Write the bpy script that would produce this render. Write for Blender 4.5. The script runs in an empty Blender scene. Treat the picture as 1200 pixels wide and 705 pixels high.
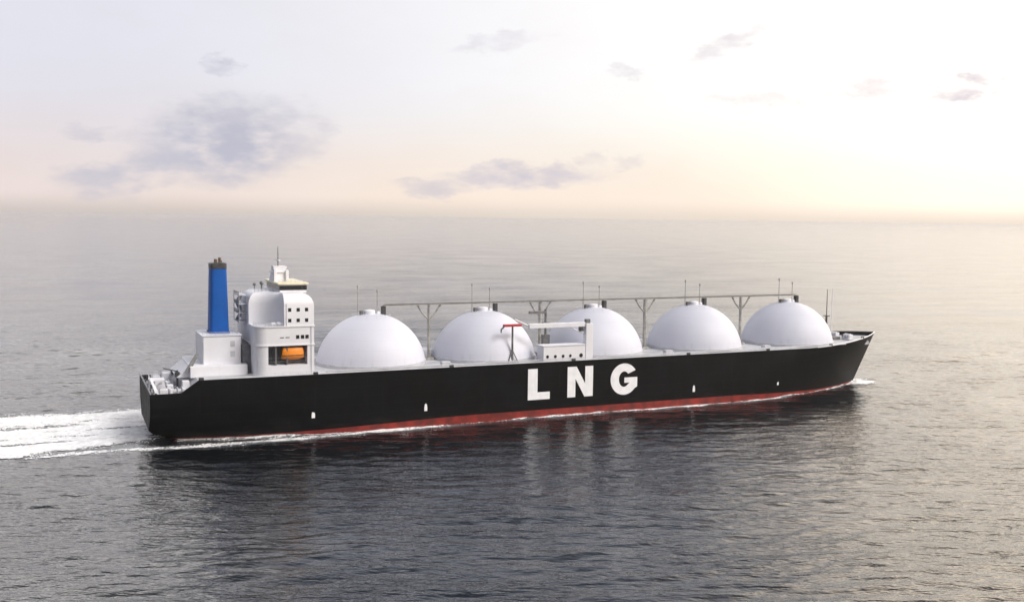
import bpy, bmesh, math, random
import numpy as np
from mathutils import Vector, Matrix

random.seed(7)
rng = np.random.default_rng(11)
scene = bpy.context.scene
col = scene.collection
R = math.radians

# ------------------------------------------------------------------ camera
CAM_H = 67.772
LENS = 1178.664 / 1200 * 36.0
PITCH, ROLL = math.atan(96.743 / 1178.664), math.atan(14.5 / 1200)
fw = Vector((0, math.cos(PITCH), -math.sin(PITCH)))
up0 = Vector((0, math.sin(PITCH), math.cos(PITCH)))
r0 = Vector((1, 0, 0))
rt = math.cos(ROLL) * r0 + math.sin(ROLL) * up0
up = -math.sin(ROLL) * r0 + math.cos(ROLL) * up0
cd = bpy.data.cameras.new('camera')
cd.sensor_width = 36
cd.lens = LENS
cd.clip_start = 1
cd.clip_end = 200000
cam = bpy.data.objects.new('camera', cd)
col.objects.link(cam)
cam.matrix_world = Matrix(((rt.x, up.x, -fw.x, 0), (rt.y, up.y, -fw.y, 0), (rt.z, up.z, -fw.z, CAM_H), (0, 0, 0, 1)))
scene.camera = cam

# ------------------------------------------------------------------ light
SUN_AZ, SUN_EL = R(116), R(47)       # azimuth from +Y (view direction) towards +X
SUN_STRENGTH = 2.3
SKY_STRENGTH = 0.1
EXPOSURE = 0.0
sd = Vector((math.sin(SUN_AZ) * math.cos(SUN_EL), math.cos(SUN_AZ) * math.cos(SUN_EL), math.sin(SUN_EL)))
sl = bpy.data.lights.new('sun', 'SUN')
sl.energy = SUN_STRENGTH
sl.angle = R(24)
sl.color = (1.0, 0.975, 0.94)
so = bpy.data.objects.new('sun', sl)
col.objects.link(so)
so.rotation_euler = sd.to_track_quat('Z', 'Y').to_euler()
so.location = (0, 0, 400)

scene.view_settings.view_transform = 'Standard'
scene.view_settings.look = 'None'
scene.view_settings.exposure = EXPOSURE
scene.view_settings.gamma = 1
scene.view_settings.use_curve_mapping = False
scene.cycles.max_bounces = 6
scene.cycles.volume_bounces = 1


class NT:
    """small helper to write node trees"""
    def __init__(self, tree):
        self.t = tree

    def n(self, typ, **kw):
        nd = self.t.nodes.new(typ)
        for k, v in kw.items():
            setattr(nd, k, v)
        return nd

    def link(self, a, b):
        self.t.links.new(a, b)

    def put(self, sock, v):
        if isinstance(v, bpy.types.NodeSocket):
            self.link(v, sock)
        else:
            sock.default_value = v

    def m(self, op, a, b=0.0, c=0.0, clamp=False):
        nd = self.n('ShaderNodeMath', operation=op, use_clamp=clamp)
        for i, v in enumerate((a, b, c)):
            self.put(nd.inputs[i], v)
        return nd.outputs[0]

    def ss(self, x, a, b):
        nd = self.n('ShaderNodeMapRange', interpolation_type='SMOOTHSTEP')
        self.put(nd.inputs['Value'], x)
        self.put(nd.inputs['From Min'], a)
        self.put(nd.inputs['From Max'], b)
        return nd.outputs[0]

    def mix(self, f, a, b, blend='MIX'):
        nd = self.n('ShaderNodeMix', data_type='RGBA', blend_type=blend)
        self.put(nd.inputs[0], f)
        for s, v in ((nd.inputs[6], a), (nd.inputs[7], b)):
            self.put(s, v if isinstance(v, bpy.types.NodeSocket) else (*v, 1))
        return nd.outputs[2]

    def comb(self, x, y, z):
        nd = self.n('ShaderNodeCombineXYZ')
        for i, v in enumerate((x, y, z)):
            self.put(nd.inputs[i], v)
        return nd.outputs[0]

    def noise(self, vec, scale, detail=3, rough=.5, color=False):
        nd = self.n('ShaderNodeTexNoise')
        self.put(nd.inputs['Vector'], vec)
        nd.inputs['Scale'].default_value = scale
        nd.inputs['Detail'].default_value = detail
        nd.inputs['Roughness'].default_value = rough
        return nd.outputs['Color' if color else 'Fac']


def az_el(px, py):
    d = fw * 1178.664 + rt * (px - 600) - up * (py - 352.5)
    d.normalize()
    return math.degrees(math.atan2(d.x, d.y)), math.degrees(math.asin(d.z))


world = bpy.data.worlds.new('World')
scene.world = world
world.use_nodes = True
W = NT(world.node_tree)
world.node_tree.nodes.clear()
out = W.n('ShaderNodeOutputWorld')
bg = W.n('ShaderNodeBackground')
bg.inputs['Strength'].default_value = SKY_STRENGTH
W.link(bg.outputs[0], out.inputs[0])
sky = W.n('ShaderNodeTexSky', sky_type='NISHITA')
sky.sun_disc = False
sky.sun_elevation = SUN_EL
sky.sun_rotation = SUN_AZ
sky.dust_density = 3
tc = W.n('ShaderNodeTexCoord')
sep = W.n('ShaderNodeSeparateXYZ')
W.link(tc.outputs['Generated'], sep.inputs[0])
sx, sy, sz = sep.outputs
AZ = W.m('MULTIPLY', W.m('ARCTAN2', sx, sy), 180 / math.pi)
EL = W.m('MULTIPLY', W.m('ARCSINE', sz), 180 / math.pi)
# bright thin overcast, warm and brightest towards the right, pale lavender to the left
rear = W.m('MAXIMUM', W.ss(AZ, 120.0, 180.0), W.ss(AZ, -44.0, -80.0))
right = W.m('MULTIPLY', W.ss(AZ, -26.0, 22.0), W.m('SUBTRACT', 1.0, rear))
low = W.ss(EL, 9.0, -0.5)
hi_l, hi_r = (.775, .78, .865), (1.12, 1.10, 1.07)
lo_l, lo_r = (.79, .70, .70), (1.03, 1.0, .83)
c_hi = W.mix(right, hi_l, hi_r)
c_lo = W.mix(right, lo_l, lo_r)
veil = W.mix(low, c_hi, c_lo)
# a warm band just over the horizon
band = W.m('MULTIPLY', W.ss(EL, 6.5, 0.3), W.m('ADD', .3, W.m('MULTIPLY', W.ss(AZ, -24, 0), .5)))
veil = W.mix(band, veil, (1.0, .84, .725))
# further round to the right the glow carries on
glow = W.m('MULTIPLY', W.ss(AZ, 6, 30), W.m('SUBTRACT', 1.0, rear))
veil = W.mix(glow, veil, (1.38, 1.35, 1.30), 'MULTIPLY')
hazecol = W.mix(right, (.62, .56, .53), (.86, .755, .65))
veil = W.mix(W.m('MULTIPLY', W.ss(EL, 1.25, -0.1), .9), veil, hazecol)
# small grey clouds
dirv = W.comb(AZ, W.m('MULTIPLY', EL, 2.2), 0.0)
warp = W.noise(dirv, .35, 5, .62, True)
wsep = W.n('ShaderNodeSeparateXYZ')
W.link(warp, wsep.inputs[0])
waz = W.m('ADD', AZ, W.m('MULTIPLY', W.m('SUBTRACT', wsep.outputs[0], .5), 4.2))
wel = W.m('ADD', EL, W.m('MULTIPLY', W.m('SUBTRACT', wsep.outputs[1], .5), 2.6))
fine = W.noise(dirv, .55, 4, .52)
# px, py, half width px, half height px, slope, strength
clouds = [(268, 166, 84, 36, -.1, 1.1), (205, 190, 66, 21, -.2, .85), (140, 208, 54, 15, -.1, .8), (362, 155, 26, 14, 0, .55),
          (264, 79, 18, 9, 0, .75), (612, 206, 82, 12, -.05, .95), (510, 222, 36, 8, 0, .7), (854, 55, 38, 11, -.35, .7),
          (1134, 100, 46, 10, -.1, 1.02), (1014, 103, 42, 9, .1, .7), (582, 50, 50, 9, -.15, .45), (694, 183, 14, 8, 0, .5),
          (733, 191, 14, 6, 0, .4), (738, 80, 22, 6, -.1, .55), (900, 118, 60, 7, .05, .5), (104, 153, 22, 7, 0, .45), (170, 165, 30, 10, 0, .35)]
dens = None
PXD = math.degrees(1 / 1178.664)
for px, py, hw, hh, slope, st in clouds:
    a, e = az_el(px, py)
    da = W.m('SUBTRACT', waz, a)
    de = W.m('ADD', W.m('SUBTRACT', wel, e), W.m('MULTIPLY', da, slope))
    u = W.m('DIVIDE', da, hw * PXD * 1.15)
    v = W.m('DIVIDE', de, hh * PXD * 1.25)
    d2 = W.m('ADD', W.m('MULTIPLY', u, u), W.m('MULTIPLY', v, v))
    b = W.m('MULTIPLY', W.ss(d2, 1.75, -0.25), st)
    dens = b if dens is None else W.m('MAXIMUM', dens, b)
dens = W.m('MULTIPLY', dens, W.ss(fine, .12, .66), clamp=True)
ccol = W.mix(right, (.50, .515, .62), (.74, .67, .72))
veil = W.mix(W.m('MULTIPLY', dens, .97), veil, ccol)
# broad faint unevenness of the overcast
mott = W.noise(dirv, .13, 4, .55)
veil = W.mix(W.ss(mott, .35, .7), veil, (.985, .975, .965), 'MULTIPLY')
# unseen upper sky shaped to light the sea: bright flanks, dim middle and zenith
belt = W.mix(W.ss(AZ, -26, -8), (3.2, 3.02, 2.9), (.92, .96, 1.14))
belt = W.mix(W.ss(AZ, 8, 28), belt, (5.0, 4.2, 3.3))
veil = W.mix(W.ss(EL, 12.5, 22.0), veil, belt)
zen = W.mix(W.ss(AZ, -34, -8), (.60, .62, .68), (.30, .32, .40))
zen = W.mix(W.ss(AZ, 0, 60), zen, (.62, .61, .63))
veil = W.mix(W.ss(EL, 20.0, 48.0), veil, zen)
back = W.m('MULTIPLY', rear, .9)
veil = W.mix(back, veil, (.20, .215, .26))  # unseen sky behind the camera darkened to shade the tanks' aft sides
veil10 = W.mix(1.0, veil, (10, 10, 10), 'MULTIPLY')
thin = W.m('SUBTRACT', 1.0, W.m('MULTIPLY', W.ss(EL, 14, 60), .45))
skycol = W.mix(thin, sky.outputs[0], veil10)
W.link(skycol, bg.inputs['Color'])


# ------------------------------------------------------------------ materials
def mat(name, color, rough=.5, metal=0.0, var=.08, vscale=.6, bump=0.0, bscale=2.0, streak=0.0, streak_col=(.2, .1, .05), spec=.5, noshadow=False):
    m = bpy.data.materials.new(name)
    m.use_nodes = True
    T = NT(m.node_tree)
    b = m.node_tree.nodes['Principled BSDF']
    t = T.n('ShaderNodeTexCoord').outputs['Object']
    c = color
    n1 = T.noise(t, vscale, 5, .6)
    dark = tuple(max(0, x * (1 - 2.2 * var)) for x in color)
    lite = tuple(min(1, x * (1 + .8 * var)) for x in color)
    c = T.mix(T.ss(n1, .3, .7), dark, lite)
    if streak:
        mp = T.n('ShaderNodeMapping')
        mp.inputs['Scale'].default_value = (.55, .55, .035)
        T.link(t, mp.inputs[0])
        n2 = T.noise(mp.outputs[0], 1.0, 5, .65)
        c = T.mix(T.m('MULTIPLY', T.ss(n2, .56, .78), streak), c, streak_col)
    T.link(c, b.inputs['Base Color'])
    rr = T.m('ADD', rough - .07, T.m('MULTIPLY', n1, .14))
    T.link(rr, b.inputs['Roughness'])
    b.inputs['Metallic'].default_value = metal
    b.inputs['Specular IOR Level'].default_value = spec
    if bump:
        bn = T.n('ShaderNodeBump')
        bn.inputs['Strength'].default_value = bump
        bn.inputs['Distance'].default_value = .06
        T.link(T.noise(t, bscale, 3), bn.inputs['Height'])
        T.link(bn.outputs[0], b.inputs['Normal'])
    return m


def plating(m, amt, seam):
    """faint welded plate seams and waterline staining on a ship's side"""
    T = NT(m.node_tree)
    b = m.node_tree.nodes['Principled BSDF']
    old = b.inputs['Base Color'].links[0].from_socket
    sp = T.n('ShaderNodeSeparateXYZ')
    T.link(T.n('ShaderNodeTexCoord').outputs['Object'], sp.inputs[0])
    br = T.n('ShaderNodeTexBrick')
    T.link(T.comb(sp.outputs[0], sp.outputs[2], 0.0), br.inputs['Vector'])
    br.inputs['Scale'].default_value = 1.0
    br.inputs['Brick Width'].default_value = 13.0
    br.inputs['Row Height'].default_value = 2.9
    br.inputs['Mortar Size'].default_value = .06
    br.inputs['Mortar Smooth'].default_value = .6
    c = T.mix(T.m('MULTIPLY', br.outputs['Fac'], amt), old, seam)
    n = T.noise(T.comb(T.m('MULTIPLY', sp.outputs[0], .12), 0.0, T.m('MULTIPLY', sp.outputs[2], .5)), 1.0, 5, .65)
    stain = T.m('MULTIPLY', T.ss(sp.outputs[2], 7.0, 1.0), T.ss(n, .48, .75))
    c = T.mix(T.m('MULTIPLY', stain, .5), c, (.035, .030, .026))
    T.link(c, b.inputs['Base Color'])


M = {
    'hull': mat('hull_black_paint', (.0032, .0038, .005), .5, var=.25, vscale=.12, bump=.3, bscale=.5, streak=.5, streak_col=(.014, .012, .010), spec=.09),
    'red': mat('boot_topping_red', (.21, .012, .007), .5, var=.25, vscale=.25, streak=.6, streak_col=(.07, .012, .009)),
    'white': mat('white_ship_paint', (.73, .735, .785), .5, var=.02, vscale=.25, streak=.2, streak_col=(.52, .48, .42)),
    'tank': mat('tank_white_paint', (.60, .615, .70), .5, spec=.3, var=.015, vscale=.08, streak=.12, streak_col=(.50, .50, .55)),
    'letter': mat('lettering_white', (.85, .86, .90), .5, var=.04, vscale=.4),
    'grey': mat('light_grey_paint', (.52, .53, .57), .5, var=.08, vscale=.3),
    'deck': mat('deck_paint', (.50, .51, .54), .6, var=.12, vscale=.15),
    'dark': mat('dark_steel', (.045, .045, .05), .5, var=.2, vscale=.8),
    'mid': mat('grey_steel', (.15, .15, .155), .5, var=.2, vscale=.8),
    'olive': mat('weathered_steel', (.36, .35, .33), .55, var=.2, vscale=.6),
    'blue': mat('funnel_blue', (.003, .088, .38), .55, spec=.25, var=.06, vscale=.3, streak=.2, streak_col=(.01, .06, .25)),
    'black': mat('window_black', (.012, .013, .016), .15, var=.1),
    'orange': mat('lifeboat_orange', (.85, .27, .018), .4, var=.05, vscale=.8),
    'cream': mat('cream_paint', (.80, .74, .52), .45, var=.05),
    'crane_red': mat('crane_red', (.42, .035, .045), .45, var=.1),
    'brown': mat('exhaust_steel', (.13, .09, .055), .6, var=.2, vscale=1.5),
    'recess': mat('recess_shade_grey', (.16, .17, .19), .6, var=.15, vscale=.5),
    'foam': mat('foam', (.88, .885, .90), .7, var=.10, vscale=.5),
}


plating(M['hull'], .5, (.016, .016, .017))


def dome_seams(m):
    T = NT(m.node_tree)
    b = m.node_tree.nodes['Principled BSDF']
    old = b.inputs['Base Color'].links[0].from_socket
    sp = T.n('ShaderNodeSeparateXYZ')
    T.link(T.n('ShaderNodeTexCoord').outputs['Object'], sp.inputs[0])
    ring = T.ss(T.m('ABSOLUTE', T.m('SUBTRACT', T.m('FRACT', T.m('DIVIDE', sp.outputs[2], 3.1)), .5)), .47, .5)
    ang = T.m('FRACT', T.m('MULTIPLY', T.m('ARCTAN2', sp.outputs[1], sp.outputs[0]), 24 / (2 * math.pi)))
    mer = T.ss(T.m('ABSOLUTE', T.m('SUBTRACT', ang, .5)), .485, .5)
    f = T.m('MULTIPLY', T.m('MAXIMUM', ring, mer), .16)
    c = T.mix(f, old, (.34, .35, .40))
    low = T.m('MULTIPLY', T.ss(sp.outputs[2], 24.0, 19.5), T.ss(T.noise(T.comb(T.m('MULTIPLY', sp.outputs[0], .6), T.m('MULTIPLY', sp.outputs[1], .6), T.m('MULTIPLY', sp.outputs[2], .08)), 1.0, 5, .6), .5, .75))
    c = T.mix(T.m('MULTIPLY', low, .3), c, (.36, .33, .31))
    T.link(c, b.inputs['Base Color'])


dome_seams(M['tank'])


# ------------------------------------------------------------------ mesh kit
class MB:
    def __init__(self):
        self.v, self.f = [], []

    def add(self, vs, fs):
        o = len(self.v)
        self.v += [tuple(map(float, p)) for p in vs]
        self.f += [tuple(i + o for i in f) for f in fs]
        return self

    def box(self, x0, x1, y0, y1, z0, z1, ch=0.0):
        if ch <= 0:
            vs = [(x, y, z) for x in (x0, x1) for y in (y0, y1) for z in (z0, z1)]
            fs = [(0, 1, 3, 2), (4, 6, 7, 5), (0, 4, 5, 1), (2, 3, 7, 6), (0, 2, 6, 4), (1, 5, 7, 3)]
            return self.add(vs, fs)
        pl = [(x0 + ch, y0), (x1 - ch, y0), (x1, y0 + ch), (x1, y1 - ch), (x1 - ch, y1), (x0 + ch, y1), (x0, y1 - ch), (x0, y0 + ch)]
        cx, cy = (x0 + x1) / 2, (y0 + y1) / 2
        kx, ky = 1 - 2 * ch / (x1 - x0), 1 - 2 * ch / (y1 - y0)
        tp = [(cx + (x - cx) * kx, cy + (y - cy) * ky) for x, y in pl]
        return self.rings([[(x, y, z0) for x, y in pl], [(x, y, z1 - ch) for x, y in pl], [(x, y, z1) for x, y in tp]])

    def rings(self, rs, cap=True):
        n = len(rs[0])
        vs = [p for r in rs for p in r]
        fs = []
        for k in range(len(rs) - 1):
            for i in range(n):
                j = (i + 1) % n
                fs.append((k * n + i, k * n + j, (k + 1) * n + j, (k + 1) * n + i))
        if cap:
            fs.append(tuple(range(n))[::-1])
            fs.append(tuple((len(rs) - 1) * n + i for i in range(n)))
        return self.add(vs, fs)

    def prism(self, poly, z0, z1):
        return self.rings([[(x, y, z0) for x, y in poly], [(x, y, z1) for x, y in poly]])

    def lathe(self, cx, cy, prof, n=24):
        rs = [[(cx + r * math.cos(2 * math.pi * i / n), cy + r * math.sin(2 * math.pi * i / n), z) for i in range(n)] for r, z in prof]
        return self.rings(rs)

    def tube(self, pts, r, n=6, r2=None):
        pts = [Vector(p) for p in pts]
        rs = []
        for i, p in enumerate(pts):
            d = (pts[min(i + 1, len(pts) - 1)] - pts[max(i - 1, 0)]).normalized()
            a = d.cross(Vector((0, 0, 1)))
            if a.length < 1e-3:
                a = Vector((1, 0, 0))
            a.normalize()
            b = d.cross(a)
            rr = r if r2 is None else r + (r2 - r) * i / (len(pts) - 1)
            rs.append([p + rr * (math.cos(2 * math.pi * k / n) * a + math.sin(2 * math.pi * k / n) * b) for k in range(n)])
        return self.rings(rs)

    def drum(self, p, q, prof, n=14):
        """lathe along the line p-q, prof = (fraction, radius)"""
        p, q = Vector(p), Vector(q)
        d = (q - p).normalized()
        a = d.cross(Vector((0, 0, 1)))
        if a.length < 1e-3:
            a = Vector((1, 0, 0))
        a.normalize()
        b = d.cross(a)
        rs = [[p + (q - p) * t + r * (math.cos(2 * math.pi * k / n) * a + math.sin(2 * math.pi * k / n) * b) for k in range(n)] for t, r in prof]
        return self.rings(rs)

    def build(self, name, m, parent=None, smooth=False, angle=35):
        me = bpy.data.meshes.new(name)
        me.from_pydata(self.v, [], self.f)
        me.materials.append(m)
        bm = bmesh.new()
        bm.from_mesh(me)
        bmesh.ops.recalc_face_normals(bm, faces=bm.faces)
        bm.to_mesh(me)
        bm.free()
        if smooth:
            me.shade_smooth()
            me.set_sharp_from_angle(angle=R(angle))
        o = bpy.data.objects.new(name, me)
        col.objects.link(o)
        if parent:
            o.parent = parent
        return o


def empty(name, loc=(0, 0, 0), rz=0.0, parent=None):
    o = bpy.data.objects.new(name, None)
    o.location = loc
    o.rotation_euler.z = rz
    o.empty_display_size = 2
    col.objects.link(o)
    if parent:
        o.parent = parent
    return o


def copy_tree(o, parent=None):
    c = o.copy()
    col.objects.link(c)
    c.parent = parent
    for ch in list(o.children):
        copy_tree(ch, c)
    return c


# ------------------------------------------------------------------ sea
SHIP_X, SHIP_Y, YAW = -113.102, 306.979, 0.424
cy_, sy_ = math.cos(YAW), math.sin(YAW)

NW = 76
lam = np.exp(rng.uniform(np.log(3.0), np.log(13), NW))
lam[:10] = (30, 24, 38, 48, 27, 62, 33, 80, 55, 42)
theta = R(97) + rng.normal(0, R(15), NW)
theta[:10] = R(100) + rng.normal(0, R(12), 10)
slope = np.where(lam < 12, 1.0, .7) * rng.uniform(.6, 1.2, NW)
slope[:10] *= .6
SLOPE_RMS = .112
slope *= SLOPE_RMS / math.sqrt((slope ** 2).sum() / 2)
kk = 2 * np.pi / lam
amp = slope / kk
phase = rng.uniform(0, 2 * np.pi, NW)
STEP = .8


def sea_height(x, y, dx, dy):
    h = np.zeros(np.broadcast(x, y).shape)
    for i in range(NW):
        kx, ky = kk[i] * math.cos(theta[i]), kk[i] * math.sin(theta[i])
        w = np.clip(2.2 - np.maximum(abs(kx) * dx, abs(ky) * dy), 0, 1)      # drop waves the mesh cannot carry
        h += amp[i] * w * np.sin(kx * x + ky * y + phase[i])
    # crests a little sharper than troughs
    return h + .15 * h * np.clip(h, -.9, 1.5)


def axis(a, b, step, far, ga, gb):
    c = np.arange(a, b + step * .5, step)

    def grow(g):
        o, st, p = [], step, 0
        while p < far:
            st = min(st * g, 4000)
            p += st
            o.append(p)
        return np.array(o)
    return np.concatenate([a - grow(ga)[::-1], c, c[-1] + grow(gb)])


gx = axis(-300, 300, STEP, 90000, 1.03, 1.03)
gy = axis(140, 500, STEP, 90000, 1.12, 1.013)
X, Y = np.meshgrid(gx, gy)
Z = sea_height(X, Y, np.gradient(gx)[None, :], np.gradient(gy)[:, None])
nx, ny = len(gx), len(gy)
V = np.stack([X, Y, Z], -1).reshape(-1, 3).astype(np.float32)
idx = np.arange(nx * ny).reshape(ny, nx)
F = np.stack([idx[:-1, :-1], idx[:-1, 1:], idx[1:, 1:], idx[1:, :-1]], -1).reshape(-1, 4)


def np_mesh(name, V, F, m, smooth=True):
    me = bpy.data.meshes.new(name)
    me.vertices.add(len(V))
    me.vertices.foreach_set('co', np.ascontiguousarray(V, np.float32).ravel())
    me.loops.add(F.size)
    me.loops.foreach_set('vertex_index', np.ascontiguousarray(F, np.int32).ravel())
    me.polygons.add(len(F))
    me.polygons.foreach_set('loop_start', np.arange(0, F.size, 4, dtype=np.int32))
    me.update(calc_edges=True)
    if smooth:
        me.shade_smooth()
    me.materials.append(m)
    o = bpy.data.objects.new(name, me)
    col.objects.link(o)
    return o


mw = bpy.data.materials.new('sea_water')
mw.use_nodes = True
T = NT(mw.node_tree)
b = mw.node_tree.nodes['Principled BSDF']
b.inputs['IOR'].default_value = 1.55
b.inputs['Specular IOR Level'].default_value = .5
ob = T.n('ShaderNodeTexCoord').outputs['Object']
mp = T.n('ShaderNodeMapping')
mp.inputs['Scale'].default_value = (.33, 1, 1)
mp.inputs['Rotation'].default_value = (0, 0, R(-5))
T.link(ob, mp.inputs[0])
n1 = T.noise(mp.outputs[0], .20, 3, .5)
n2 = T.noise(mp.outputs[0], .75, 3, .55)
hsum = T.m('ADD', T.m('MULTIPLY', n1, .62), T.m('MULTIPLY', n2, .42))
bn = T.n('ShaderNodeBump')
T.link(T.m('ADD', .45, T.m('MULTIPLY', T.ss(T.noise(ob, .011, 3, .55), .3, .7), .85)), bn.inputs['Strength'])
bn.inputs['Distance'].default_value = 1.0
T.link(hsum, bn.inputs['Height'])
T.link(bn.outputs[0], b.inputs['Normal'])
aer = T.n('ShaderNodeAttribute', attribute_name='aeration').outputs['Fac']
T.link(T.mix(aer, (.003, .0045, .0065), (.50, .55, .60)), b.inputs['Base Color'])
T.link(T.m('ADD', .07, T.m('MULTIPLY', aer, .4)), b.inputs['Roughness'])
sea = np_mesh('sea', V, F, mw)
sea['kind'] = 'structure'
SEA_XY = V[:, :2].astype(float)
del V, F, X, Y, Z


# ------------------------------------------------------------------ hull shape
HB = 20.6


def sm(a, b, x):
    t = np.clip((x - a) / (b - a), 0, 1)
    return t * t * (3 - 2 * t)


def xs_(z):
    return np.where(z < 3, (3 - z) * 2.6, 0.0)


def xb_(z):
    return 283 + 11.5 * np.clip(z, -4, 22) / 21


def hb_(x, z):
    Le = 88 - 1.7 * np.clip(z, 0, 21)
    e = np.clip((xb_(z) - x) / Le, 0, 1)
    bb = 1 - (1 - e) ** 2.3
    a = .04 + .42 * (1 - sm(-1, 11, z)) + .2 * (1 - sm(-4, 1, z))
    q = np.clip(1 - (x - xs_(z)) / 75, 0, 1)
    return HB * bb * (1 - a * q ** 2)


def ztop_(s):
    return 15.4 + 3.5 * np.clip((s - 8.8) / 4.9, 0, 1) + 2.2 * sm(240, 294, s)


def zdeck_(s):
    return 14.0 + 4.78 * np.clip((s - 9.2) / 4.5, 0, 1) + .9 * sm(262, 294, s)


def zboot_(s):
    return .5 + 2.2 * sm(8, 110, s) - 1.7 * sm(205, 280, s)


U = np.unique(np.concatenate([np.linspace(0, 20, 14), np.array([8.8, 13.7, 9.2]), np.linspace(20, 200, 25), np.linspace(200, 294.5, 46)])) / 294.5


def hull_side(za, zb, rows, sign):
    """grid of points between the heights za(s) and zb(s)"""
    S = U * 294.5
    vs = []
    for k in range(rows + 1):
        z = za(S) + (zb(S) - za(S)) * k / rows
        x = xs_(z) + U * (xb_(z) - xs_(z))
        y = hb_(x, z)
        y[-1] = 0
        vs.append(np.stack([x, sign * y, z], -1))
    return np.array(vs)


def grid_faces(r, c, flip=False):
    fs = []
    for i in range(r - 1):
        for j in range(c - 1):
            q = (i * c + j, i * c + j + 1, (i + 1) * c + j + 1, (i + 1) * c + j)
            fs.append(q[::-1] if flip else q)
    return fs


def hull_strip(name, za, zb, rows, m, parent):
    mb = MB()
    n = hull_side(za, zb, rows, -1)
    f = hull_side(za, zb, rows, 1)
    r, c = n.shape[:2]
    mb.add(n.reshape(-1, 3), grid_faces(r, c))
    mb.add(f.reshape(-1, 3), grid_faces(r, c, True))
    # transom
    tr = np.concatenate([n[:, :1], f[:, :1]], 1)
    mb.add(tr.reshape(-1, 3), grid_faces(r, 2, True))
    return mb


ship = empty('gas_carrier', (SHIP_X, SHIP_Y, 0), YAW)
ship['label'] = 'long black gas carrier ship with five white domes, blue funnel and white hull letters'
ship['category'] = 'ship'


def part(mb, name, m, parent=None, **kw):
    return mb.build(name, M[m], parent or ship, **kw)


def merge_build(mb, name, m, parent, angle=30):
    me = bpy.data.meshes.new(name)
    me.from_pydata(mb.v, [], mb.f)
    me.materials.append(M[m])
    bm = bmesh.new()
    bm.from_mesh(me)
    bmesh.ops.remove_doubles(bm, verts=bm.verts, dist=.002)
    bmesh.ops.recalc_face_normals(bm, faces=bm.faces)
    bm.to_mesh(me)
    bm.free()
    me.shade_smooth()
    me.set_sharp_from_angle(angle=R(angle))
    o = bpy.data.objects.new(name, me)
    col.objects.link(o)
    o.parent = parent
    return o


mb = hull_strip('hull', zboot_, ztop_, 14, 'hull', ship)
# inner skin of the bulwarks, 0.3 m inside
for sgn in (-1, 1):
    S = U * 294.5
    rows = []
    for z in (zdeck_(S) - .1, ztop_(S)):
        x = U * xb_(z)
        y = np.maximum(hb_(x, z) - .3, 0)
        rows.append(np.stack([np.minimum(x, xb_(z) - .4), sgn * y, z], -1))
    o_ = np.stack([U * xb_(ztop_(S)), sgn * hb_(U * xb_(ztop_(S)), ztop_(S)), ztop_(S)], -1)
    o_[-1, 1] = 0
    rows.append(o_)
    g = np.array(rows)
    mb.add(g.reshape(-1, 3), grid_faces(3, g.shape[1]))
# stern bulwark inner face
mb.box(.02, .3, -19.2, 19.2, 13.9, 15.38)
hull = merge_build(mb, 'hull', 'hull', ship)
mb = hull_strip('boot_topping', lambda s: -4.0 + 0 * s, zboot_, 5, 'red', ship)
boot = merge_build(mb, 'boot_topping', 'red', ship)

# deck sheet
S = np.unique(np.concatenate([np.linspace(.3, 9.2, 5), np.linspace(9.2, 13.7, 4), np.linspace(13.7, 293, 70)]))
zd = zdeck_(S)
yy = np.maximum(hb_(S, zd) - .28, 0)
g = np.array([np.stack([S, -yy, zd], -1), np.stack([S, yy, zd], -1)])
merge_build(MB().add(g.reshape(-1, 3), grid_faces(2, len(S))), 'main_deck', 'deck', ship)

# white cap rail round the bow bulwark
S = np.linspace(246, 294, 40)
zt_ = ztop_(S)
xt_ = np.minimum(S, xb_(zt_) - .02)
near = [(x, -h, z + .12) for x, h, z in zip(xt_, hb_(xt_, zt_) - .12, zt_)]
farp = [(x, h, z + .12) for x, h, z in zip(xt_, hb_(xt_, zt_) - .12, zt_)]
part(MB().tube(near, .24, 6), 'cap_rail', 'white')
part(MB().tube(farp, .2, 6), 'cap_rail', 'mid')
# pale gunwale edge along the main deck
S = np.linspace(14.2, 246, 50)
for sgn in (-1, 1):
    pts = [(x, sgn * (float(hb_(np.array(x), np.array(18.9))) - .35), float(ztop_(np.array(x))) + .1) for x in S]
    part(MB().tube(pts, .2, 4), 'gunwale', 'grey')


# open railings (thin) along the deck edge
def railing(pts, h, parent, m='grey', step=1, name='railing', r=.035):
    mb = MB()
    for k in (h, h * .66, h * .33):
        mb.tube([(x, y, z + k) for x, y, z in pts], r, 4)
    for p in pts[::step]:
        mb.tube([p, (p[0], p[1], p[2] + h)], r, 4)
    return part(mb, name, m, parent)


for sgn in (-1, 1):
    S = np.arange(14.5, 250, 2.4)
    railing([(x, sgn * (float(hb_(np.array(x), np.array(18.9))) - .4), 18.9) for x in S], 1.1, ship)

# fairleads: small dark blocks on the deck edge
for x in (14.5, 48.6, 93.5, 138.6, 186.0, 222.0, 253.5, 276):
    z = float(ztop_(np.array(x)))
    y = -float(hb_(np.array(float(x)), np.array(z)))
    mbf = MB().box(x - .75, x + .75, y + .02, y + .55, z - .35, z + .8, .12)
    mbf.drum((x - .35, y - .08, z + .2), (x - .35, y + .02, z + .2), [(0, .25), (1, .25)], 8)
    mbf.drum((x + .35, y - .08, z + .2), (x + .35, y + .02, z + .2), [(0, .25), (1, .25)], 8)
    part(mbf, 'fairlead', 'dark')

# ------------------------------------------------------------------ lettering on the hull side
HY = -HB


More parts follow.
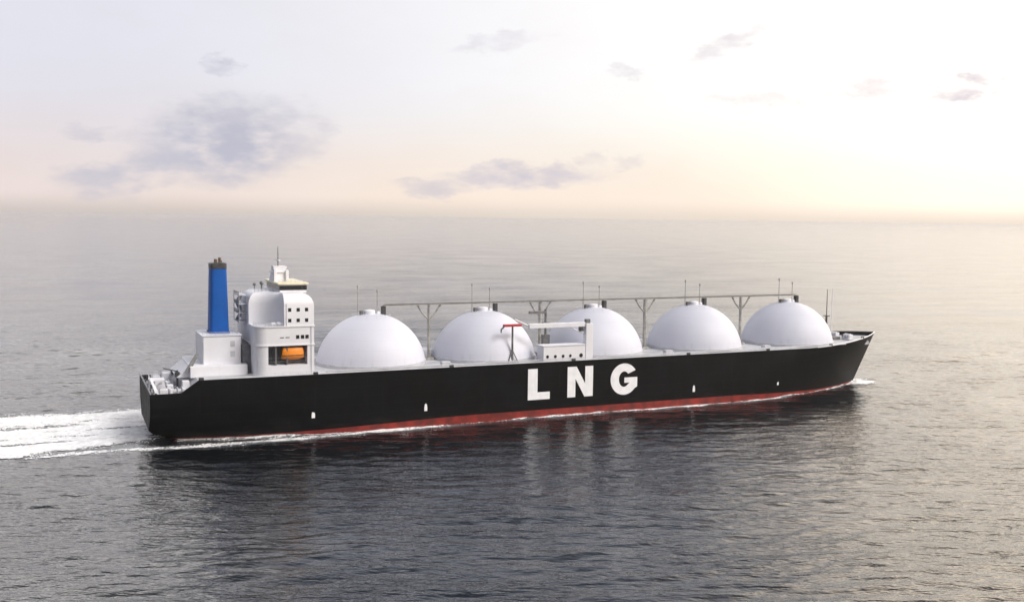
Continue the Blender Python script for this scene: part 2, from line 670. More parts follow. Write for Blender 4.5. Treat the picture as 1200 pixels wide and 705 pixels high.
def plate(poly, name, m, y0=HY - .05, y1=HY + .3, parent=None):
    """flat shape cut out in the (s, z) plane of the ship's side"""
    n = len(poly)
    vs = [(x, y0, z) for x, z in poly] + [(x, y1, z) for x, z in poly]
    fs = [tuple(range(n)), tuple(range(n, 2 * n))[::-1]] + [(i, n + i, n + (i + 1) % n, (i + 1) % n) for i in range(n)]
    return part(MB().add(vs, fs), name, m, parent)


L0, L1 = 6.25, 16.9
plate([(121.1, L0), (129.4, L0), (129.4, L0 + 2.55), (124.7, L0 + 2.55), (124.7, L1), (121.1, L1)], 'hull_letter', 'letter', parent=hull)
plate([(136.2, L0), (139.3, L0), (139.3, L0 + 6.4), (142.9, L0), (146.2, L0), (146.2, L1), (143.1, L1), (143.1, L0 + 4.6), (139.7, L1), (136.2, L1)], 'hull_letter', 'letter', parent=hull)
gc = (158.8, (L0 + L1) / 2 - .1)
go, gi = (5.5, 5.6), (2.15, 2.75)
a0, a1 = 33, 330
outer = [(gc[0] + go[0] * math.cos(R(t)), gc[1] + go[1] * math.sin(R(t))) for t in np.linspace(a0, 322, 34)]
inner = [(gc[0] + gi[0] * math.cos(R(t)), gc[1] + gi[1] * math.sin(R(t))) for t in np.linspace(306, 42, 28)]
gpoly = outer + [(164.2, gc[1] - 2.9), (164.2, gc[1] + .55), (158.9, gc[1] + .55), (158.9, gc[1] - 1.35), (gc[0] + 2.3, gc[1] - 1.35)] + inner
plate(gpoly, 'hull_letter', 'letter', parent=hull)
# small tug push marks near the waterline
for x, z in ((47.8, 6.5), (84.5, 6.3), (188.5, 6.3), (227.6, 6.1)):
    k = 1.0 if x < 200 else .7
    pl = [(x - .5 * k, z - 1.2 * k), (x + .5 * k, z - 1.2 * k), (x + .5 * k, z - .1), (x + .35 * k, z + .9 * k), (x, z + 1.3 * k), (x - .35 * k, z + .9 * k), (x - .5 * k, z - .1)]
    y = -float(hb_(np.array(x), np.array(z)))
    plate(pl, 'tug_mark', 'letter', y - .06, y + .3, hull)
# anchor pocket plate close under the bow rail
ax, az = 283.5, 18.0
ay = -float(hb_(np.array(ax), np.array(az)))
anc = MB()
anc.drum((ax, ay - .35, az), (ax + .3, ay + .8, az), [(0, 1.0), (1, 1.2)], 12)
anc.box(ax - 1.6, ax + 1.6, ay - .55, ay - .05, az - .7, az - .2, .1)
part(anc, 'anchor', 'grey')
# faint draught marks and pipes on the transom
for y in (-12, -6, 0, 6, 12):
    part(MB().box(-.12, -.01, y - .25, y + .25, 5.5, 13.5), 'transom_fender', 'mid', hull)

# ------------------------------------------------------------------ tanks
ZT, RT = 35.4, 18.4
ZC = ZT - RT
ang0 = math.asin((19.7 - ZC) / RT)
tank_s = (72.2, 113.3, 157.5, 202.2, 247.4)


def make_tank():
    mb = MB()
    prof = [(RT * math.cos(a), ZC + RT * math.sin(a)) for a in np.linspace(ang0, R(88), 26)]
    mb.lathe(0, 0, prof, 96)
    tk = part(mb, 'storage_tank', 'tank', smooth=True, angle=20)
    # flat ring where the cover meets the deck
    part(MB().lathe(0, 0, [(18.45, 18.6), (18.45, 19.9), (18.0, 20.0)], 96), 'tank_skirt', 'grey', tk, smooth=True)
    part(MB().lathe(-.6, 0, [(1.9, 34.9), (1.9, 36.3), (1.7, 36.5), (.6, 36.7)], 20), 'tank_hatch', 'white', tk, smooth=True)
    part(MB().box(3.6, 4.9, -.9, .9, 34.4, 37.72, .1), 'valve_box', 'dark', tk)
    part(MB().box(-3.9, -2.9, -.7, .7, 34.3, 36.4, .1), 'valve_box', 'mid', tk)
    part(MB().box(1.9, 3.0, -.7, .7, 34.5, 36.0, .1), 'valve_box', 'white', tk)
    v1 = MB().tube([(-4.6, 0, 34.2), (-4.6, 0, 44.3)], .17, 6, .12).drum((-4.6, 0, 43.9), (-4.6, 0, 44.9), [(0, .3), (.5, .36), (1, .3)], 8)
    part(v1, 'vent_mast', 'olive', tk)
    v2 = MB().tube([(2.1, 0, 34.8), (2.1, 0, 42.8)], .15, 6, .11).drum((2.1, 0, 42.5), (2.1, 0, 43.3), [(0, .26), (.5, .32), (1, .26)], 8)
    part(v2, 'vent_mast', 'olive', tk)
    # thin hand rail and ladder over the dome top
    rl = MB()
    ring = [(6.5 * math.cos(t), 6.5 * math.sin(t), ZC + math.sqrt(RT ** 2 - 6.5 ** 2) + .9) for t in np.linspace(0, 2 * math.pi, 25)]
    rl.tube(ring, .035, 4)
    for x, y, z in ring[:-1:2]:
        rl.tube([(x, y, z - .95), (x, y, z)], .03, 4)
    part(rl, 'dome_railing', 'grey', tk)
    return tk


proto = make_tank()
proto.location = (tank_s[0], 0, 0)
for s in tank_s[1:]:
    c = copy_tree(proto, ship)
    c.location = (s, 0, 0)

# ------------------------------------------------------------------ catwalk on its forked posts
cw = MB()
cw.box(76.5, 252, -.9, .9, 37.8, 38.05)
part(cw, 'catwalk', 'olive')
cwp = MB()
for y, z in ((-.6, 38.25), (.1, 38.2), (.55, 38.22)):
    cwp.tube([(77, y, z), (251, y, z)], .17, 6)
part(cwp, 'cargo_pipe', 'mid')
railing([(x, -.88, 38.05) for x in np.arange(77, 252, 3.0)], 1.0, ship, 'olive', name='catwalk_railing', r=.03)
for s, rr in ((92.7, .5), (135.3, .62), (179.6, .7), (224.0, .58)):
    m_ = MB().tube([(s, 0, 18.7), (s, 0, 37.75)], rr, 8)
    m_.box(s - 1.6, s + 1.6, -1.4, 1.4, 18.7, 19.6, .1)
    post = part(m_, 'catwalk_post', 'olive')
    br = MB()
    for k in (-1, 1):
        br.tube([(s, 0, 32.6), (s + k * 2.4, 0, 35.0), (s + k * 4.2, 0, 37.75)], .36, 6)
    part(br, 'fork_brace', 'olive', post)

# deck pipes running beside the tanks
for y, z, r_ in ((-19.3, 19.5, .22), (-18.9, 19.35, .14)):
    part(MB().tube([(52, y, z), (126, y, z)], r_, 6), 'deck_pipe', 'grey')
    part(MB().tube([(148, y, z), (262, y * .97 + .4, z)], r_, 6), 'deck_pipe', 'grey')

# ------------------------------------------------------------------ manifold house and loading gear amidships
mh = MB().box(127, 143.2, -20.1, -15.0, 18.7, 24.3, .12)
mh.box(126.8, 143.4, -20.3, -14.8, 24.3, 24.5)
man = part(mh, 'manifold_house', 'white')
for x, w in ((128.6, .55), (131.6, .55), (134.6, .55), (137.4, .5), (141.6, .7)):
    pl = [(x + w * math.cos(t), 20.7 + w * 1.05 * math.sin(t)) for t in np.linspace(0, 2 * math.pi, 12, endpoint=False)]
    plate(pl, 'manifold_port', 'black', -20.18, -20.0, man)
cr = MB()
cr.box(144.1, 146.9, -18.9, -16.6, 18.7, 31.6, .15)
gan = part(cr, 'gantry_post', 'white')
part(MB().box(122.4, 144.1, -18.4, -17.0, 30.5, 32.0, .12), 'gantry_beam', 'white', gan)
part(MB().box(144.3, 146.0, -18.5, -17.0, 31.6, 33.0, .1), 'winch_head', 'mid', gan)
part(MB().tube([(138, -17.7, 30.5), (144.1, -17.7, 27.8)], .25, 6), 'gantry_brace', 'white', gan)
part(MB().box(142.0, 143.4, -18.5, -17.0, 28.9, 30.45, .1), 'trolley', 'dark', gan)
part(MB().tube([(122.6, -17.7, 31.2), (117.5, -17.2, 33.6)], .3, 6), 'gantry_jib', 'white', gan)
# red topped davit crane
dv = MB().tube([(116.4, -17.8, 19), (116.4, -17.8, 31.4)], .42, 8, .34)
dvo = part(dv, 'davit_post', 'mid')
lg = MB()
for dx, dy in ((-2, -.8), (2, -.8), (0, 1.6)):
    lg.tube([(116.4 + dx, -17.8 + dy, 18.8), (116.4, -17.8, 23.3)], .2, 6)
part(lg, 'davit_leg', 'mid', dvo)
part(MB().box(113.0, 119.6, -18.5, -17.1, 31.3, 32.1, .1), 'davit_arm', 'crane_red', dvo)
part(MB().tube([(113.2, -17.8, 31.3), (112.2, -17.8, 30.4), (112.2, -17.8, 29.3)], .28, 6), 'davit_hook', 'mid', dvo)
# machinery behind, at the foot of the second forked post
mc = MB().box(132.8, 137.6, -7, -4.0, 18.7, 22.4, .1).box(133.6, 136.4, -6.2, -4.6, 22.4, 26.6, .1)
mc.tube([(135, -5.2, 26.6), (135, -5.2, 35.6)], .45, 8)
mc.box(133.8, 136.2, -6.2, -4.2, 29.3, 31.0, .1).box(128.5, 135, -5.6, -4.6, 34.1, 35.0, .1)
part(mc, 'cargo_crane', 'mid')
# pump houses between the tanks
for s in (92.7, 179.6, 224):
    part(MB().box(s - 2.4, s + 2.4, 3, 9, 18.7, 22.0, .12), 'pump_house', 'grey')
    part(MB().box(s - 1.5, s + 1.5, -17.6, -15.4, 18.7, 20.4, .1), 'deck_locker', 'grey')

# ------------------------------------------------------------------ accommodation block
acc = empty('accommodation', (0, 0, 0), 0, ship)


def arc(cx, cy, rx, ry, a, b, n=8):
    return [(cx + rx * math.cos(R(t)), cy + ry * math.sin(R(t))) for t in np.linspace(a, b, n)]


DZ = 18.7
core = MB()
core.prism([(30.6, -14), (48.5, -14), (48.5, 15.1)] + arc(45.0, 15.1, 3.5, 3.5, 0, 90)[1:] + arc(34.1, 15.1, 3.5, 3.5, 90, 180), DZ, 34.0)
core.prism(arc(34.1, -15.1, 3.5, 3.5, 180, 270) + [(48.5, -18.6), (48.5, -14), (30.6, -14)], 28.0, 34.0)     # beam over the boat bay
core.prism(arc(34.1, -15.1, 3.5, 3.5, 180, 270) + [(48.5, -18.6), (48.5, -14), (30.6, -14)], DZ, 22.0)      # sill
core.prism(arc(34.1, -15.1, 3.5, 3.5, 180, 270) + [(34.4, -18.6), (34.4, -14), (30.6, -14)], 22.0, 28.0)    # aft column
core.prism([(46.4, -18.6), (48.5, -18.6), (48.5, -14), (46.4, -14)], 22.0, 28.0)                             # forward column
core.build('lower_block', M['white'], acc, smooth=True, angle=25)
lp = MB()
for z0, z1 in ((28.0, 28.3), (33.75, 34.05)):
    lp.prism(arc(34.1, -15.1, 3.75, 3.75, 180, 270) + [(48.75, -18.85), (48.75, 18.85)] + arc(34.1, 15.1, 3.75, 3.75, 90, 180), z0, z1)
lp.build('deck_edge', M['white'], acc, smooth=True, angle=25)
part(MB().box(34.42, 46.38, -14.2, -14.02, 22.02, 27.98), 'boat_bay_wall', 'recess', acc)  # back of the bay coloured dark, standing in for the shade inside
bay = MB()
for x in (36.8, 40.2):
    bay.box(x - .2, x + .2, -18.3, -14.3, 22.02, 27.9)
for z in (24.2,):
    bay.tube([(34.45, -18.4, z), (46.35, -18.4, z)], .06, 4)
bay.tube([(34.45, -18.4, 23.1), (46.35, -18.4, 23.1)], .06, 4)
part(bay, 'davit_frame', 'mid', acc)
# upper tower
half = [(48.5, -18.6), ]
plan = [(48.5, -18.6), (48.5, 18.6), (39.3, 18.6)] + [(x, -y) for x, y in arc(30.5, -18.6, 8.8, 11.0, 0, 90, 16)][1:] + arc(30.5, -18.6, 8.8, 11.0, 90, 0, 16)
tower = MB()
rings = []
for k, z in ((0, 34.06), (0, 40.4), (.25, 41.4), (.8, 42.4), (1.7, 43.2), (3.0, 43.75), (4.2, 43.9)):
    rings.append([(39.8 + (x - 39.8) * (1 - k / 12), y * (1 - k / 18.6), z) for x, y in plan])
tower.rings(rings)
tower.build('upper_block', M['white'], acc, smooth=True, angle=30)
# windows: each its own mesh
def window(x, z, w, h, y=-18.6, name='window', rnd=True):
    mbw = MB().box(x - w / 2, x + w / 2, y - .04, y + .2, z - h / 2, z + h / 2)
    return part(mbw, name, 'black', acc)


for x in (41.0, 43.6, 46.2):
    for z in (39.0, 35.75):
        window(x, z, 1.0, 1.1)
for x in (43.4, 44.9, 46.3):
    window(x, 30.6, 1.05, 1.15)
for x in (38.6, 40.3):
    part(MB().box(x - .6, x + .6, -18.68, -18.5, 30.4, 30.7), 'grille', 'mid', acc)
for y in (-15, -10, -5, 0, 5, 10, 15):
    for z in (31, 36.5, 39.5):
        part(MB().box(48.4, 48.55, y - .5, y + .5, z - .5, z + .5), 'window', 'black', acc)
# wheelhouse
part(MB().box(39.6, 48.0, -10.5, 10.5, 43.6, 46.3, .1), 'wheelhouse', 'white', acc)
part(MB().box(39.5, 48.1, -10.6, 10.6, 44.5, 45.9), 'bridge_window', 'black', acc)
part(MB().box(38.9, 48.6, -11.2, 11.2, 46.31, 46.8, .1), 'wheelhouse_roof', 'cream', acc)
# aft stairs and landings
st = MB()
for z in (34.2, 37.0, 39.8, 42.6):
    st.box(27.9, 30.48, -5, 5, z, z + .2)
for i in range(3):
    z = 34.4 + 2.8 * i
    y = -3.5 if i % 2 else 3.5
    st.add([(28.2, y, z), (29.4, y, z), (29.4, -y, z + 2.6), (28.2, -y, z + 2.6), (28.2, y, z + .3), (29.4, y, z + .3), (29.4, -y, z + 2.9), (28.2, -y, z + 2.9)],
           [(0, 1, 2, 3), (4, 5, 6, 7), (0, 1, 5, 4), (1, 2, 6, 5), (2, 3, 7, 6), (3, 0, 4, 7)])
for y in (-5, 5):
    for x in (28.0, 30.3):
        st.tube([(x, y, 34.2), (x, y, 43.8)], .1, 4)
part(st, 'aft_stair', 'grey', acc)
for z in (37.2, 40.0, 42.8):
    railing([(27.95, y, z) for y in np.arange(-5, 5.1, 1.0)], 1.0, acc, 'mid', name='stair_railing', r=.05)
# rails, doors and pipes on the house
railing([(x, -18.5, 34.05) for x in np.arange(33.5, 39.2, 1.1)] + [(31.2, -16.5, 34.05), (30.8, -14, 34.05)][::1], 1.0, acc, 'grey', name='terrace_railing', r=.05)
part(MB().box(31.6, 32.6, -17.75, -17.55, 22.0, 24.0), 'door', 'grey', acc)
part(MB().tube([(47.6, -18.75, 18.8), (47.6, -18.75, 33.7)], .09, 5), 'drain_pipe', 'grey', acc)
part(MB().tube([(40.0, -18.75, 34.1), (40.0, -18.75, 41.0)], .07, 5), 'drain_pipe', 'grey', acc)
for x in (35.6, 37.4):
    part(MB().drum((x, -16.9, 34.75), (x + 1.3, -16.9, 34.75), [(0, .3), (.1, .42), (.9, .42), (1, .3)], 10), 'liferaft_canister', 'white', acc)
railing([(x, -10.9, 46.82) for x in np.arange(39.2, 48.4, 1.3)], .9, acc, 'grey', name='roof_railing', r=.04)
# mast house with radar and aerial
mm = MB()
mm.rings([[(x, y, z) for x, y in ((41.4 - a, -b_), (41.4 + a, -b_), (41.4 + a, b_), (41.4 - a, b_))] for a, b_, z in ((2.6, 2.6, 46.8), (2.0, 2.0, 50.2), (2.0, 2.0, 51.6))])
mm.box(38.8, 44.0, -2.6, 2.6, 49.6, 49.85).box(39.2, 40.1, -3.4, -2.4, 46.8, 50.8, .1).box(43, 43.9, -3.4, -2.4, 46.8, 50.4, .1)
mast = part(mm, 'radar_mast', 'white', acc)
part(MB().tube([(41.2, 0, 51.6), (41.2, 0, 57.8)], .2, 6, .1), 'aerial', 'mid', acc)
ra = MB().box(40.9, 41.5, -2.3, 2.3, 53.2, 53.6, .05).box(43.4, 43.8, -1.5, 1.5, 51.1, 51.4, .05).tube([(43.6, 0, 49.8), (43.6, 0, 51.1)], .15, 6)
part(ra, 'radar_scanner', 'white', acc)
sg = MB()
for x, y, h in ((35.5, -3, 3.2), (34.0, 2, 2.4), (36.5, 4, 2.8)):
    sg = MB().tube([(x, y, 43.6), (x, y, 43.6 + h)], .12, 5)
    sg.drum((x, y, 43.6 + h * .7), (x, y, 43.6 + h * .7 + .8), [(0, .45), (.5, .55), (1, .3)], 8)
    part(sg, 'aerial', 'mid', acc)
railing([(x, -6.5, 43.7) for x in np.arange(32.5, 39, 1.2)], 1.0, acc, 'grey', name='roof_railing', r=.05)

# ------------------------------------------------------------------ funnel and engine casing
cas = MB().box(16.4, 27.9, -9, 9, 22.0, 30.6, .25)
ca = part(cas, 'engine_casing', 'white')
part(MB().box(16.15, 28.15, -9.25, 9.25, 30.6, 30.82), 'casing_rim', 'white', ca)
for z in (24, 27.2):
    part(MB().box(24.6, 26.0, -9.06, -8.9, z, z + 1.8), 'louvre', 'grey', ca)
dkh = MB().box(12.2, 29.2, -12.5, 12.5, 18.6, 22.0, .15)
dkh.add([(8.6, -10, 18.5), (8.6, 10, 18.5), (12.2, -10, 18.5), (12.2, 10, 18.5), (12.2, -10, 21.6), (12.2, 10, 21.6)], [(0, 1, 5, 4), (0, 4, 2), (1, 3, 5), (2, 4, 5, 3), (0, 2, 3, 1)])
part(dkh, 'deckhouse', 'white')
sc_ = MB()
sc_.add([(10.9, -12, 20.6), (12.4, -12, 20.6), (15.2, -9.6, 25.4), (14.2, -9.6, 25.4), (10.9, -10.4, 20.6), (12.4, -10.4, 20.6), (15.2, -9.1, 25.4), (14.2, -9.1, 25.4)],
        [(0, 1, 2, 3), (4, 5, 6, 7), (0, 1, 5, 4), (1, 2, 6, 5), (2, 3, 7, 6), (3, 0, 4, 7)])
part(sc_, 'inclined_stair', 'mid')
part(MB().box(28.2, 30.4, -10, 10, 18.7, 27.5), 'gap_shade_fill', 'recess')  # added dark block, stands in for the shaded gap behind the casing


railing([(x, -9.1, 30.84) for x in np.arange(16.3, 28.0, 1.3)], 1.0, ca, 'grey', name='casing_railing', r=.04)


def rrect(cx, cy, a, b_, r, n=5):
    return arc(cx + a - r, cy - b_ + r, r, r, -90, 0, n) + arc(cx + a - r, cy + b_ - r, r, r, 0, 90, n) + arc(cx - a + r, cy + b_ - r, r, r, 90, 180, n) + arc(cx - a + r, cy - b_ + r, r, r, 180, 270, n)


fn = MB().rings([[(x, y, z) for x, y in rrect(22.3, 0, a, a * 1.35, .9)] for a, z in ((2.85, 30.8), (2.4, 51.0))])
fu = part(fn, 'funnel', 'blue', smooth=True)
part(MB().rings([[(x, y, z) for x, y in rrect(22.3, 0, a, a * 1.35, .9)] for a, z in ((2.48, 51.0), (2.44, 52.6), (2.1, 52.8))]), 'funnel_cap', 'dark', fu, smooth=True)
ex = MB()
for x, y, h in ((21.5, -1.4, 54.0), (22.8, -1.2, 54.4), (22.0, 1.2, 53.8), (23.4, 1.0, 53.5)):
    part(MB().tube([(x, y, 52.6), (x, y, h)], .45, 8), 'exhaust_pipe', 'brown', fu)
part(MB().rings([[(x, y, z) for x, y in rrect(22.3, 0, 3.15, 4.2, .9)] for z in (30.9, 31.3)]), 'funnel_foot', 'blue', fu)

# ------------------------------------------------------------------ mooring gear on the stern and forecastle
def winch(x, y, z, rz, sc=1.0):
    w = MB().box(-2.2, 2.2, -1.3, 1.3, 0, .35)
    w.box(-2.1, -1.3, -1.0, 1.0, .35, 2.1, .12).box(1.3, 2.0, -.9, .9, .35, 1.9, .12).box(-.2, .1, -.8, .8, .35, 1.7, .08)
    o = part(w, 'mooring_winch', 'white')
    d = MB().drum((-1.3, 0, 1.35), (1.3, 0, 1.35), [(0, 1.05), (.08, 1.05), (.1, .55), (.45, .55), (.46, 1.05), (.54, 1.05), (.56, .55), (.9, .55), (.92, 1.05), (1, 1.05)])
    part(d, 'winch_drum', 'grey', o)
    part(MB().drum((2.0, 0, 1.35), (3.0, 0, 1.35), [(0, .3), (.5, .28), (.9, .5), (1, .5)]), 'warping_head', 'dark', o)
    o.location = (x, y, z)
    o.rotation_euler.z = rz
    o.scale = (sc, sc, sc)
    return o


for x, y, rz in ((4.2, -15.0, R(90)), (4.4, -6.5, R(80)), (4.0, 3.0, R(95)), (4.4, 12.0, R(90)), (8.0, -16.2, 0.2), (8.3, -2.0, 0.1)):
    winch(x, y, 14.0, rz, 1.15)
winch(276, -4, 19.3, R(90))
winch(276, 4, 19.3, R(90))
for x, y in ((1.5, -17), (1.5, -9), (1.5, 0), (1.5, 9), (1.5, 17), (7.2, -18.6), (10.5, 18)):
    bo = MB().box(-.9, .9, -.45, .45, 0, .2)
    for dx in (-.5, .5):
        bo.lathe(dx, 0, [(.28, .2), (.26, .95), (.36, 1.0), (.36, 1.2), (.2, 1.28)], 10)
    o = part(bo, 'bollard', 'dark')
    o.location = (x, y, 14.0 if x < 9 else 15.5)
# stern frame: white slanted stair and gantry over the mooring deck
sf = MB()
sf.add([(2.2, -18.4, 14.0), (3.4, -18.4, 14.0), (1.2, -13.0, 19.0), (.6, -13.0, 19.0), (2.2, -17.6, 14.0), (3.4, -17.6, 14.0), (1.2, -12.2, 19.0), (.6, -12.2, 19.0)],
       [(0, 1, 2, 3), (4, 5, 6, 7), (0, 1, 5, 4), (1, 2, 6, 5), (2, 3, 7, 6), (3, 0, 4, 7)])
sf.box(.5, 4.8, -13.2, -8.5, 18.3, 18.7)
for x, y in ((.7, -8.8), (4.5, -8.8), (4.5, -12.9)):
    sf.tube([(x, y, 14.0), (x, y, 18.3)], .18, 6)
part(sf, 'stern_platform', 'white')
railing([(.6, y, 18.7) for y in np.arange(-13, -8.4, 1.1)] + [(x, -8.5, 18.7) for x in np.arange(1.5, 4.9, 1.1)], 1.0, ship, 'white')
for q in ((6.0, 8.6, 6, 11, 14.0, 17.6), (9.6, 11.6, -15.6, -13.2, 14.2, 18.2), (5.6, 7.4, -11.6, -9.2, 14, 16.6)):
    part(MB().box(*q, .1), 'deck_box', 'white')
hs = MB().tube([(8.9, -8, 14), (8.9, -8, 20.5)], .3, 8).tube([(8.9, -8, 20.2), (4.8, -9.5, 21.5)], .2, 6).box(8.2, 9.6, -8.8, -7.2, 18.5, 20.0, .1)
part(hs, 'stores_crane', 'dark')
railing([(.15, y, 15.4) for y in np.arange(-19, 19.1, 1.9)], 1.0, ship, 'grey')
for sgn in (-1, 1):
    railing([(x, sgn * (float(hb_(np.array(x), np.array(15.4))) - .2), 15.4) for x in np.arange(.2, 9, 1.1)], 1.0, ship, 'grey')
# foremast
fm = MB().tube([(267.9, 0, 19), (267.9, 0, 29)], .55, 8, .4).tube([(267.9, 0, 29), (267.9, 0, 40)], .2, 6, .12)
fm.box(267, 268.8, -1, 1, 28.8, 29.1)
part(fm, 'foremast', 'dark')
part(MB().tube([(270.6, 0, 19), (270.6, 0, 40.2)], .2, 6, .14), 'jackstaff', 'white')
fc = MB().box(262.5, 267, -4, 4, 18.9, 21.4, .12)
part(fc, 'forecastle_house', 'grey')
part(MB().box(270, 274, -2, 2, 19.2, 20.2, .1).drum((279, -2, 19.9), (279, 2, 19.9), [(0, .8), (1, .8)]), 'windlass', 'mid')

# ------------------------------------------------------------------ lifeboat in its bay
lb = empty('lifeboat', Matrix.LocRotScale(Vector((SHIP_X, SHIP_Y, 0)), Matrix.Rotation(YAW, 3, 'Z').to_quaternion(), None) @ Vector((42.1, -17.0, 23.5)), YAW)
lb['label'] = 'orange enclosed lifeboat stowed in the open bay of the white superstructure'
lb['category'] = 'lifeboat'
hbm = MB()
rs = []
for x, w, zb in ((-3.5, .5, .6), (-3.2, .95, .25), (-2, 1.4, .05), (0, 1.5, 0), (2, 1.4, .05), (3.1, .95, .3), (3.5, .4, .75)):
    rs.append([(x, -w, 1.5), (x, -w * .92, .8), (x, -w * .45, zb), (x, w * .45, zb), (x, w * .92, .8), (x, w, 1.5)])
hbm.rings(rs)
hbm.build('boat_hull', M['orange'], lb, smooth=True, angle=50)
cbm = MB()
cbm.rings([[(cx * k, y * k2, z) for cx, y in ((-3.3, -.9), (-2.6, -1.35), (2.6, -1.35), (3.3, -.9), (3.3, .9), (2.6, 1.35), (-2.6, 1.35), (-3.3, .9))] for k, k2, z in ((1, 1, 1.5), (.99, .98, 2.6), (.95, .9, 3.4), (.9, .7, 3.8))])
cbm.build('canopy', M['orange'], lb, smooth=True, angle=40)
MB().tube([(-3.45, -1.2, 1.5), (-2, -1.55, 1.5), (2, -1.55, 1.5), (3.4, -1.1, 1.5)], .09, 6).build('fender', M['dark'], lb)

# ------------------------------------------------------------------ foam: wake and the broken water along the side
def vnoise(x, y, seed):
    r = np.random.default_rng(seed)
    tab = r.random((256, 256))
    xi, yi = np.floor(x).astype(int), np.floor(y).astype(int)
    fx, fy = x - xi, y - yi
    fx = fx * fx * (3 - 2 * fx)
    fy = fy * fy * (3 - 2 * fy)
    a = tab[xi % 256, yi % 256]
    b = tab[(xi + 1) % 256, yi % 256]
    c = tab[xi % 256, (yi + 1) % 256]
    d = tab[(xi + 1) % 256, (yi + 1) % 256]
    return (a * (1 - fx) + b * fx) * (1 - fy) + (c * (1 - fx) + d * fx) * fy


def fbm(x, y, seed, o=4):
    t, n, a = 0, 0, 1.0
    for i in range(o):
        t = t + a * vnoise(x * 2 ** i, y * 2 ** i, seed + i)
        n += a
        a *= .6
    return t / n


def foam_density(Sg, Tg):
    """how much foam lies at (s, t) of the ship's own frame, 0..1"""
    z0 = np.zeros_like(Sg)
    hw = np.where((Sg > 7.8) & (Sg < 283), hb_(np.clip(Sg, 7.8, 283), z0), 0)
    d_near = -Tg - hw                     # metres out from the near waterline
    wob = (fbm(Sg * .06, Tg * .0 + 3, 5) - .5)

    def streak(t0, w):
        return np.exp(-((Tg - t0) / w) ** 2)
    dn = np.zeros_like(Sg)
    # thin bow wave line along the whole side
    along = (Sg > 6) & (Sg < 284)
    wid = 1.0 + 2.1 * np.clip((283 - Sg) / 283, 0, 1) + 1.0 * np.clip(wob * 2, -.4, 1)
    dn = np.maximum(dn, np.where(along & (d_near > -.3), .95 * np.exp(-(np.maximum(d_near - .2, 0) / wid) ** 2) * (.8 + .8 * wob), 0))
    # second line peeling off from the side towards the stern
    t2 = -20.9 - .030 * np.clip(120 - Sg, 0, 200) + 4.5 * np.clip((22 - Sg) / 30, 0, 1) + 2.2 * wob
    lineamp = np.clip((130 - Sg) / 60, 0, 1)
    dn = np.maximum(dn, streak(t2, 1.5 + .9 * lineamp) * lineamp * (.8 + .8 * wob) * np.clip((Sg + 40) / 20, 0, 1))
    # stern wash
    aft = np.clip((6 - Sg) / 8, 0, 1)
    low_edge = -9.5 - .30 * np.clip(-Sg, 0, 300) + 2 * wob
    top_edge = 38 + .05 * np.clip(-Sg, 0, 300) + 2 * wob
    body = sm(-1, 4.0, Tg - low_edge) * sm(-2, 5, top_edge - Tg)
    pat = fbm(Sg * .03, Tg * .25, 40, 4)
    dn = np.maximum(dn, aft * body * np.clip(.76 + 2.2 * (pat - .5), .25, 1.1))
    dn = np.maximum(dn, aft * streak(low_edge + 4.5 + .02 * np.clip(-Sg, 0, 300), 5.0) * (1.25 + .5 * wob))
    dn = np.maximum(dn, np.clip((14 - Sg) / 14, 0, 1) * streak(top_edge - 6, 8.0) * (1.3 + .6 * wob))
    dn = np.maximum(dn, aft * streak(15 + 3 * wob, 4.0) * (1.0 + .5 * wob))
    # splash at the stem and a curl ahead of it
    rb = np.sqrt(((Sg - 285) / 7.5) ** 2 + ((Tg + 3.0) / 3.2) ** 2)
    dn = np.maximum(dn, np.clip(1.5 - rb, 0, 1) * .95)
    rb = np.sqrt(((Sg - 283) / 12) ** 2 + ((Tg - 5.0) / 3.2) ** 2)
    dn = np.maximum(dn, np.clip(1.3 - rb, 0, 1) * .8)
    inside = (np.abs(Tg) < hw - .1)
    return np.where(inside, 0, np.clip(dn, 0, 1.3))


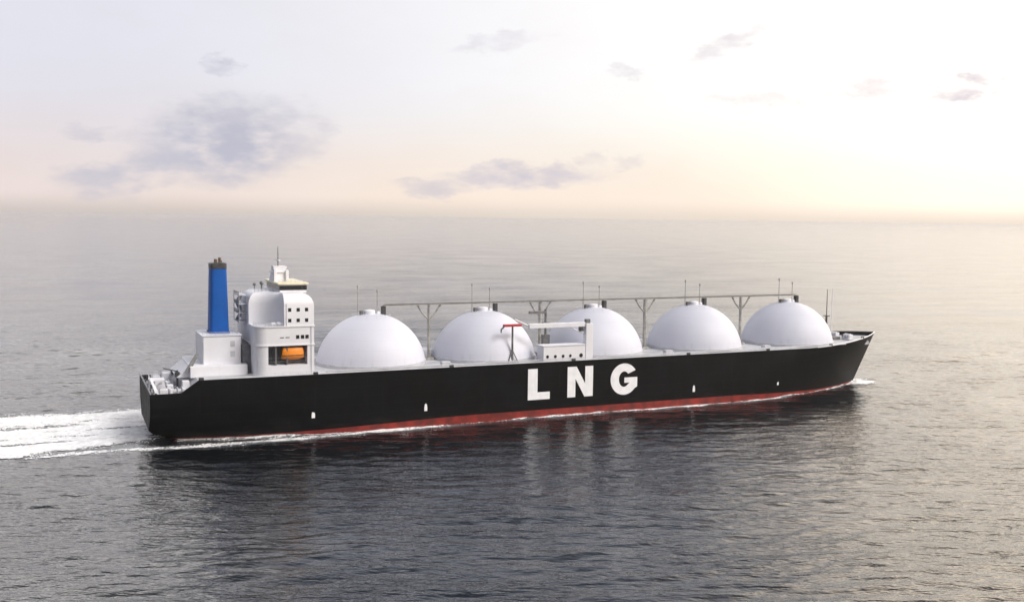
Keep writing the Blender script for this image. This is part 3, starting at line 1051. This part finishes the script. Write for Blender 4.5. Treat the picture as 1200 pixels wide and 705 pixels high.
ST = .33
fs_ = np.arange(-150, 304, ST)
ft_ = np.arange(-46, 58, ST)
Sg, Tg = np.meshgrid(fs_, ft_, indexing='ij')
dn = foam_density(Sg, Tg)
grain = .5 * fbm(Sg * .10, Tg * .8, 70, 3) + .25 * vnoise(Sg * .7, Tg * 2.2, 90) + .25 * rng.random(Sg.shape)
grain = np.clip((grain - .2) / .6, 0, 1)
keep = (grain < dn * 1.02 - .04) & (dn > .06)
keep = keep[:-1, :-1]
wx = SHIP_X + Sg * cy_ - Tg * sy_
wy = SHIP_Y + Sg * sy_ + Tg * cy_
zz = sea_height(wx, wy, STEP, STEP) + .10 + .35 * np.clip(dn, 0, 1) * fbm(Sg * .3, Tg * .5, 21, 2)
# piled up broken water at the stem and where the stern wash boils up
zz += 1.3 * np.exp(-((Sg - 284.5) / 4.5) ** 2 - ((Tg + 1.5) / 3.0) ** 2) * fbm(Sg * .5, Tg * .5, 33, 3)
VV = np.stack([wx, wy, zz], -1).reshape(-1, 3)
ii = np.arange(VV.shape[0]).reshape(Sg.shape)
Q = np.stack([ii[:-1, :-1], ii[1:, :-1], ii[1:, 1:], ii[:-1, 1:]], -1)[keep]
used, inv = np.unique(Q.ravel(), return_inverse=True)
foam = np_mesh('wake_foam', VV[used], inv.reshape(-1, 4), M['foam'])
foam['kind'] = 'stuff'
foam['label'] = 'white foam of the wake and along the waterline of the gas carrier'
# the water under and round the foam is paler with air bubbles
vx, vy = SEA_XY[:, 0] - SHIP_X, SEA_XY[:, 1] - SHIP_Y
vs_, vt_ = vx * cy_ + vy * sy_, -vx * sy_ + vy * cy_
near_ = (vs_ > -160) & (vs_ < 305) & (np.abs(vt_) < 62)
aerv = np.zeros(len(SEA_XY), np.float32)
aerv[near_] = np.clip(foam_density(vs_[near_], vt_[near_]) * .75, 0, .8) * (.55 + .6 * fbm(vs_[near_] * .12, vt_[near_] * .5, 55, 3))
at = sea.data.attributes.new('aeration', 'FLOAT', 'POINT')
at.data.foreach_set('value', aerv)

# ------------------------------------------------------------------ sea haze
hz = MB().box(-60000, 60000, -3000, 60000, -4, 69.5)
hm = bpy.data.materials.new('haze')
hm.use_nodes = True
hm.node_tree.nodes.clear()
ho = hm.node_tree.nodes.new('ShaderNodeOutputMaterial')
pv = hm.node_tree.nodes.new('ShaderNodeVolumePrincipled')
pv.inputs['Color'].default_value = (.97, .95, .94, 1)
pv.inputs['Density'].default_value = 5e-5
pv.inputs['Anisotropy'].default_value = .55
hm.node_tree.links.new(pv.outputs[0], ho.inputs['Volume'])
hm.cycles.homogeneous_volume = True
haze = hz.build('haze', hm)
haze['kind'] = 'stuff'
haze['label'] = 'thin pale sea haze softening the horizon'
